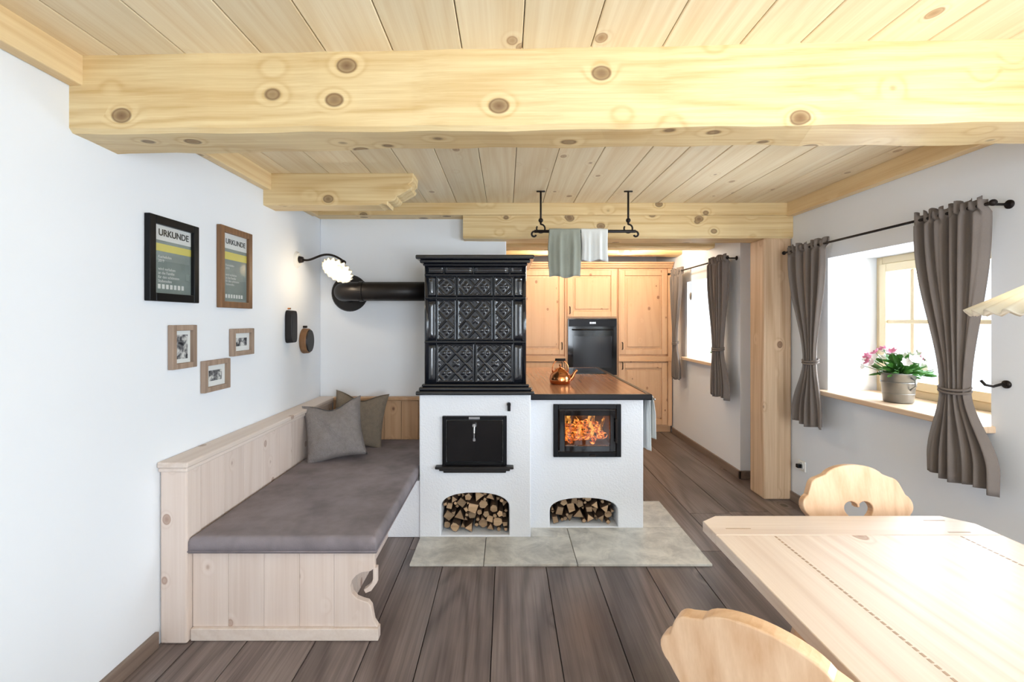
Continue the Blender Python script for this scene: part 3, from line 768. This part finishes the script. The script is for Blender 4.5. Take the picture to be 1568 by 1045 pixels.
box('oven_front', (.775, Y0-.012, .73), (1.39, Y0+.02, 1.44), M['ovenglass'], kc, .003)
box('oven_control_strip', (.785, Y0-.016, 1.34), (1.38, Y0-.011, 1.43), M['black'], kc, .001)
bm = bmesh.new(); btube(bm, [(.83, Y0-.05, 1.30), (1.33, Y0-.05, 1.30)], .009); bcyl(bm, (.86, Y0-.05, 1.30), (.86, Y0-.01, 1.30), .007); bcyl(bm, (1.30, Y0-.05, 1.30), (1.30, Y0-.01, 1.30), .007)
fin(bm, 'oven_handle', M['black'], kc, smooth=True)
box('oven_window', (.84, Y0-.014, .82), (1.325, Y0-.011, 1.22), plain('oven_window_glass', (30, 32, 38), .1), kc, .001)
boxes('oven_clock', [((1.05+i*.02, Y0-.018, 1.375), (1.062+i*.02, Y0-.0155, 1.395)) for i in range(4)], emis('display', (230, 240, 255), 2), kc)

# ------------------------------------------------------------ curtains
def curtain(name, X, top, tie, bot, zt, ztie, zb, nf=7, amp=.032, ph=0, mat=None):
    g = G(name, (X, sum(top)/2, zt)); bm = bmesh.new(); nu, nv = 110, 60; gr = []
    sm = lambda t: t*t*(3-2*t)
    for j in range(nv+1):
        v = j/nv; z = zt+.035+(zb-zt-.035)*v
        if z > ztie:
            t = (zt-z)/(zt-ztie); t = max(0, t); q = sm(t)**1.3; ya = top[0]+(tie[0]-top[0])*q; yb = top[1]+(tie[1]-top[1])*q; a = amp*(1-.35*q)
        else:
            t = (ztie-z)/(ztie-zb); q = sm(min(1, t*1.25)) if t < .8 else 1; ya = tie[0]+(bot[0]-tie[0])*q; yb = tie[1]+(bot[1]-tie[1])*q; a = amp*(.65+.3*q)
        rw = []
        for i in range(nu+1):
            u = i/nu; uu = u+.015*math.sin(u*17+ph)
            w = math.sin(2*PI*nf*uu+ph+.5*math.sin(3*v+ph))+.3*math.sin(2*PI*nf*2.3*uu+ph*2+v*3)
            x = X+a*w*.72
            if z > zt-.03: x = X+(.018+.010*math.sin(60*u))*math.sin(2*PI*nf*1.7*uu)
            rw.append(bm.verts.new((x, ya+(yb-ya)*u, z+.012*math.sin(nf*1.3*2*PI*u)*(1 if z > zt+.02 else 0)+(.01*math.sin(9*u+ph) if j == nv else 0))))
        gr.append(rw)
    for j in range(nv):
        for i in range(nu): bm.faces.new((gr[j][i], gr[j][i+1], gr[j+1][i+1], gr[j+1][i]))
    fin(bm, 'cloth', mat or M['curtain'], g, smooth=True, solid=.002)
    bm = bmesh.new(); ym = sum(tie)/2; hw = abs(tie[1]-tie[0])/2+.008
    pts = [(X+(amp*.8+.004)*math.cos(t), ym+hw*math.sin(t), ztie+.012*math.cos(t*1)) for t in [2*PI*i/24 for i in range(25)]]
    for dz in (-.008, .008): btube(bm, [(a, b, c+dz) for a, b, c in pts], .006, 8)
    fin(bm, 'tie_band', mat or M['curtain'], g, smooth=True)
    return g
def rod(name, X, y0, y1, z, wallx):
    g = G(name, (X, (y0+y1)/2, z)); bm = bmesh.new(); btube(bm, [(X, y0, z), (X, (y0+y1)/2, z), (X, y1, z)], .0075)
    for y in (y0, y1):
        bmesh.ops.create_uvsphere(bm, u_segments=14, v_segments=8, radius=.015, matrix=Matrix.Translation((X, y, z)))
    for y in (y0+.03, y1-.03): btube(bm, [(X, y, z), ((X+wallx)/2, y, z), (wallx-.001, y, z)], .006); bcyl(bm, (wallx-.001, y, z), (wallx-.006, y, z), .02)
    fin(bm, 'rod', M['iron'], g, smooth=True)
CX = 2.152
rod('curtain_rod', CX, 2.02, 3.54, 1.94, RX)
curtain('curtain', CX, (3.50, 3.07), (3.30, 3.17), (3.44, 3.10), 1.94, 1.13, .67, 5, .034, 0)
curtain('curtain', CX, (2.41, 2.05), (2.26, 2.13), (2.34, 2.00), 1.94, 1.09, .65, 6, .034, 1.2)
rod('curtain_rod', 2.0, 4.13, 5.62, 1.985, KX)
curtain('curtain', 2.0, (5.55, 5.20), (5.46, 5.35), (5.50, 5.25), 1.985, 1.15, .73, 5, .030, .5)
curtain('curtain', 2.0, (4.52, 4.14), (4.42, 4.22), (4.46, 4.12), 1.985, 1.15, .70, 6, .032, 2)
bm = bmesh.new(); btube(bm, [(RX-.001, 2.06, 1.13), (2.23, 2.06, 1.13), (2.20, 2.065, 1.12), (2.18, 2.08, 1.125), (2.17, 2.09, 1.145)], .006); bcyl(bm, (RX-.001, 2.06, 1.13), (RX-.01, 2.06, 1.13), .018); fin(bm, 'curtain_holdback', M['iron'], smooth=True)

# ------------------------------------------------------------ flowers
def flowers(name, c, s, mpot, npet, seed, fl=True):
    g = G(name, c); x, y, z = c; r = random.Random(seed)
    bm = bmesh.new(); blathe(bm, [(.01, z+.001), (.062*s, z+.001), (.066*s, z+.006), (.078*s, z+.15*s), (.084*s, z+.155*s), (.084*s, z+.162*s), (.074*s, z+.160*s), (.070*s, z+.14*s), (.005, z+.135*s)], (x, y, 0), 36)
    for q in (.05, .11):
        rr_ = .062*s+(.016*s)*q/.15+.002
        blathe(bm, [(rr_, z+q*s-.003), (rr_+.003, z+q*s), (rr_, z+q*s+.003)], (x, y, 0), 36)
    fin(bm, 'pot', mpot, g, smooth=True)
    if fl:
        bm = bmesh.new()
        for sg in (1, -1): btube(bm, [(x, y+sg*.08*s, z+.14*s), (x, y+sg*.105*s, z+.13*s), (x, y+sg*.108*s, z+.10*s), (x, y+sg*.075*s, z+.075*s)], .005)
        fin(bm, 'pot_handles', mpot, g, smooth=True)
    bm = bmesh.new()
    def leaf(p, d, L, W):
        d = d.normalized(); u, w = frame_axes(d); ww = u if r.random() < .5 else (u+w).normalized(); n = d.cross(ww)
        pts = []
        for t, q in ((0, .1), (.3, .8), (.6, 1), (.85, .6), (1, .05)):
            cc = p+d*L*t-Vector((0, 0, 1))*L*.25*t*t; pts.append((bm.verts.new(cc+ww*W*q/2+n*.004*q), bm.verts.new(cc-n*.004*q), bm.verts.new(cc-ww*W*q/2+n*.004*q)))
        for a, b in zip(pts, pts[1:]):
            bm.faces.new((a[0], b[0], b[1], a[1])); bm.faces.new((a[1], b[1], b[2], a[2]))
    for i in range(150):
        t = r.uniform(0, 2*PI); e = r.uniform(.1, 1.3); d = Vector((math.cos(t)*math.cos(e), math.sin(t)*math.cos(e), math.sin(e)))
        p = Vector((x, y, z+.14*s))+d*r.uniform(.02, .10)*s; leaf(p, d+Vector((r.uniform(-.4, .4), r.uniform(-.4, .4), r.uniform(-.2, .3))), r.uniform(.04, .075)*s, r.uniform(.02, .035)*s)
    fin(bm, 'foliage', M['green'], g, smooth=True, recalc=False)
    if not fl: return
    bm = bmesh.new(); bs = bmesh.new()
    for i in range(npet):
        t = 2*PI*(i*.618 % 1); e = r.uniform(.25, 1.35); d = Vector((math.cos(t)*math.cos(e)*1.2, math.sin(t)*math.cos(e)*1.6, math.sin(e)))
        p = Vector((x, y, z+.15*s))+d*r.uniform(.105, .14)*s
        btube(bs, [(x, y, z+.14*s), tuple(p)], .002, 5)
        d.normalize(); u, w = frame_axes(d); mi = 0 if r.random() < .55 else 1
        for k in range(7):
            a = 2*PI*k/7; o = u*math.cos(a)+w*math.sin(a); sd = d.cross(o); R = r.uniform(.020, .026)*s
            v = [bm.verts.new(q) for q in (p, p+o*R*.6+sd*R*.5+d*R*.35, p+o*R*1.15+d*R*.8, p+o*R*.6-sd*R*.5+d*R*.35)]
            f = bm.faces.new(v); f.material_index = mi
    fin(bs, 'stems', M['green'], g)
    fin(bm, 'blossoms', [M['pink'], M['white']], g, recalc=False, solid=.001)
flowers('flowering_potted_plant', (2.35, 2.74, W1[2]+.004), 1.1, M['zinc'], 34, 4)
flowers('potted_herb', (2.20, 4.72, W3[2]+.004), .62, M['white'], 0, 9, False)
hg = G('hanging_ornament', (2.0, 4.95, 1.7)); bm = bmesh.new(); btube(bm, [(2.0, 4.95, 1.985), (2.0, 4.95, 1.72)], .002); fin(bm, 'cord', M['iron'], hg)
bm = bmesh.new(); bmesh.ops.create_uvsphere(bm, u_segments=16, v_segments=10, radius=.03, matrix=Matrix.Translation((2.0, 4.95, 1.68)) @ Matrix.Diagonal((.4, .9, 1.5, 1))); fin(bm, 'pendant', M['zinc'], hg, smooth=True)

sk = G('wall_socket', (RX, 3.48, .31))
box('plate', (RX-.012, 3.44, .27), (RX-.0005, 3.52, .35), M['white'], sk, .004)
bm = bmesh.new(); bcyl(bm, (RX-.012, 3.48, .31), (RX-.016, 3.48, .31), .028, .026, 28); fin(bm, 'insert', M['paper'], sk)
box('plug', (RX-.05, 3.465, .295), (RX-.016, 3.495, .325), M['black'], sk, .006)

# ------------------------------------------------------------ table
tb = G('dining_table', (1.1, .95, 0)); x0, x1, y0, y1 = .655, 1.545, .30, 1.565; zt0, zt1 = .715, .75; c = .06
e = .14
cutout('field_boards', [[(x0, y0+e+.001), (x1, y0+e+.001), (x1, y1-e-.001), (x0, y1-e-.001)]], zt1-zt0, M['table'], Matrix.Translation((0, 0, (zt0+zt1)/2)), tb, .003)
cutout('end_board_far', [[(x0, y1-e), (x1, y1-e), (x1, y1-c), (x1-c, y1), (x0+c, y1), (x0, y1-c*.7)]], zt1-zt0, M['tableX'], Matrix.Translation((0, 0, (zt0+zt1)/2)), tb, .003)
cutout('end_board_near', [[(x0, y0+c), (x0+c, y0), (x1-c, y0), (x1, y0+c), (x1, y0+e), (x0, y0+e)]], zt1-zt0, M['tableX'], Matrix.Translation((0, 0, (zt0+zt1)/2)), tb, .003)
inl = []
for k in range(60):
    yy = y0+e+.02+k*.016
    if yy < y1-e-.02: inl.append(((x0+.175, yy, zt1-.001), (x0+.181, yy+.011, zt1+.0006)))
    if yy < y1-e-.02: inl.append(((x1-.14, yy, zt1-.001), (x1-.134, yy+.011, zt1+.0006)))
inl.append(((x1-.15, y1-.125, zt1-.001), (x1-.08, y1-.12, zt1+.0006))); inl.append(((x1-.15, y1-.04, zt1-.001), (x1-.08, y1-.035, zt1+.0006)))
inl.append(((x0+.05, y1-.10, zt1-.001), (x0+.13, y1-.096, zt1+.0006)))
boxes('inlay', inl, M['inlay'], tb)
bm = bmesh.new()
for p0, p1 in (((.80, 1.17, .715), (.69, 1.31, .001)), ((1.38, 1.12, .715), (1.45, 1.18, .001)), ((.82, .62, .715), (.74, .52, .001)), ((1.38, .62, .715), (1.47, .52, .001))):
    bcyl(bm, p0, p1, .034, .024, 8)
fin(bm, 'legs', M['chair'], tb, bevel=.003)
boxes('apron', [((.80, .60, .62), (.825, 1.19, .714)), ((1.375, .60, .62), (1.40, 1.14, .714)), ((.825, .60, .62), (1.375, .625, .714)), ((.825, 1.12, .62), (1.375, 1.145, .714))], M['tableX'], tb, .003)

# ------------------------------------------------------------ chairs
def chair(name, loc, rotz):
    g = G(name, loc, (0, 0, rotz), True)
    seat = [(-.17, -.19), (.17, -.19), (.19, -.18), (.205, -.155), (.20, 0), (.175, .165), (.16, .18), (-.16, .18), (-.175, .165), (-.20, 0), (-.205, -.155), (-.19, -.18)]
    cutout('seat', [seat], .03, M['chair'], Matrix.Translation((0, 0, .445)), g, .006)
    bm = bmesh.new()
    for sx in (1, -1):
        bcyl(bm, (sx*.13, -.13, .432), (sx*.18, -.18, .001), .022, .015, 10); bcyl(bm, (sx*.12, .12, .432), (sx*.17, .19, .001), .022, .015, 10)
    fin(bm, 'legs', M['chair'], g, smooth=False)
    boxes('seat_battens', [((-.165, -.16, .415), (-.105, .15, .431)), ((.105, -.16, .415), (.165, .15, .431))], M['chair'], g, .003)
    def lobe(cx, cz, r, a0, a1, n=7):
        return [(cx+r*math.cos(math.radians(a0+(a1-a0)*i/n)), cz+r*math.sin(math.radians(a0+(a1-a0)*i/n))) for i in range(n+1)]
    right = [(.07, .0), (.085, .06), (.11, .13), (.15, .19), (.178, .235)]
    right += lobe(.160, .285, .043, -50, 62)
    right += lobe(.128, .345, .040, 22, 82)
    top = [(.112*math.cos(math.radians(a))*1.0, .378+.052*math.sin(math.radians(a))) for a in range(20, 91, 10)]
    right += [(p[0], p[1]) for p in top]
    left = [(-p[0], p[1]) for p in right[::-1]][1:]
    outline = right+left
    hs = .0033; heart = [(hs*16*math.sin(t)**3, .262+hs*.95*(13*math.cos(t)-5*math.cos(2*t)-2*math.cos(3*t)-math.cos(4*t))) for t in [2*PI*i/36 for i in range(36)]]
    T = Matrix.Translation((0, .165, .455)) @ Matrix.Rotation(math.radians(-11), 4, 'X') @ XZ
    cutout('back', [outline, heart], .030, M['chair'], T, g, .004)
    return g
chair('dining_chair', (1.295, 1.475, 0), 0)
chair('dining_chair', (.635, .985, 0), math.radians(134))

# pendant
PX, PZ = 1.31, .012
pn = G('pendant_lamp', (PX, 1.0, 1.5))
bm = bmesh.new(); blathe(bm, [(.022, 1.535+PZ), (.035, 1.53+PZ), (.10, 1.495+PZ), (.16, 1.46+PZ), (.215, 1.428+PZ), (.213, 1.423+PZ), (.158, 1.453+PZ), (.098, 1.488+PZ), (.03, 1.522+PZ)], (PX, 1.0, 0), 180, None, lambda t, r, z: 1+(.025*math.cos(t*30) if r > .2 else (.012*math.cos(t*30) if r > .09 else 0)), lambda t, r, z: (.006*math.cos(t*30) if r > .09 else 0))
fin(bm, 'pleated_shade', M['cream'], pn, smooth=True)
bm = bmesh.new(); bcyl(bm, (PX, 1.0, 1.53), (PX, 1.0, 1.61), .022, .016); btube(bm, [(PX, 1.0, 1.60), (PX, 1.0, 2.0), (PX, 1.0, CZ-.02)], .003, 8); bcyl(bm, (PX, 1.0, CZ-.03), (PX, 1.0, CZ), .045, .045, 24); fin(bm, 'cord', M['iron'], pn)
bm = bmesh.new(); bmesh.ops.create_uvsphere(bm, u_segments=16, v_segments=10, radius=.03, matrix=Matrix.Translation((PX, 1.0, 1.49))); fin(bm, 'bulb', emis('bulb_warm_table', (255, 222, 175), 6), pn, smooth=True)

# ------------------------------------------------------------ lights
def area(name, loc, rot, sx, sy, power, col):
    l = bpy.data.lights.new(name, 'AREA'); l.shape = 'RECTANGLE'; l.size = sx; l.size_y = sy; l.energy = power; l.color = col
    o = bpy.data.objects.new(name, l); o.location = loc; o.rotation_euler = rot; COL.objects.link(o); return o
cool = (.76, .885, 1.0)
area('daylight_window_1', (2.80, 2.67, 1.42), (0, PI/2, 0), .95, 1.1, 98, cool)
area('added_daylight_2', (2.80, .35, 1.42), (0, PI/2, 0), .95, 1.2, 112, (.72, .87, 1.0))  # light for the added near right window, brightens the left wall
area('daylight_window_3', (2.80, 4.86, 1.42), (0, PI/2, 0), .9, .9, 84, cool)
area('added_daylight_4', (LX-.36, -.9, 1.3), (0, -PI/2, 0), 1.4, 1.1, 64, cool)  # light for the added left window, brightens the right wall
area('added_daylight_5', (1.31, RB-.35, 1.3), (PI/2, 0, 0), 1.4, 1.5, 130, (.80, .90, 1.0))  # light for the added window behind the camera
def point(name, loc, p, col, r=.05):
    l = bpy.data.lights.new(name, 'POINT'); l.energy = p; l.color = col; l.shadow_soft_size = r
    o = bpy.data.objects.new(name, l); o.location = loc; COL.objects.link(o)
point('wall_lamp_light', tuple(LC+(lampT @ Vector((0, 0, -.05)))), 2.4, (1, .82, .58), .03)
point('fire_light', (.55, F+.15, .72), 1.2, (1, .45, .12), .05)
point('pendant_light', (PX, 1.0, 1.42), 2.0, (1, .88, .70), .05)
point('ceiling_fill_light', (PX, 1.0, 1.72), 5, (1, .86, .62), .06)  # added fill above the shade, brightens the ceiling
for i, (x, y) in enumerate(((.6, 5.15), (1.5, 5.15))):  # unseen spotlights, added to light the kitchen warmly
    g = G('added_spotlight', (x, y, CZ)); bm = bmesh.new(); bcyl(bm, (x, y, CZ), (x, y, CZ-.03), .05, .045, 24); fin(bm, 'housing', M['white'], g)
    point('kitchen_fill_light', (x, y, CZ-.14), 16, (1, .88, .72), .06)  # warm fill under each added spotlight

w = bpy.data.worlds.new('World'); scene.world = w; w.use_nodes = True
b = w.node_tree.nodes['Background']; b.inputs[0].default_value = (.84, .92, 1, 1); b.inputs[1].default_value = 2.0

cam = bpy.data.cameras.new('Camera'); co = bpy.data.objects.new('Camera', cam); COL.objects.link(co)
co.location = (0, 0, 1.42); co.rotation_euler = (PI/2, 0, 0)
cam.sensor_width = 36; cam.lens = 16.07; cam.shift_x = .0057; cam.shift_y = -.0204; cam.clip_start = .02
scene.camera = co
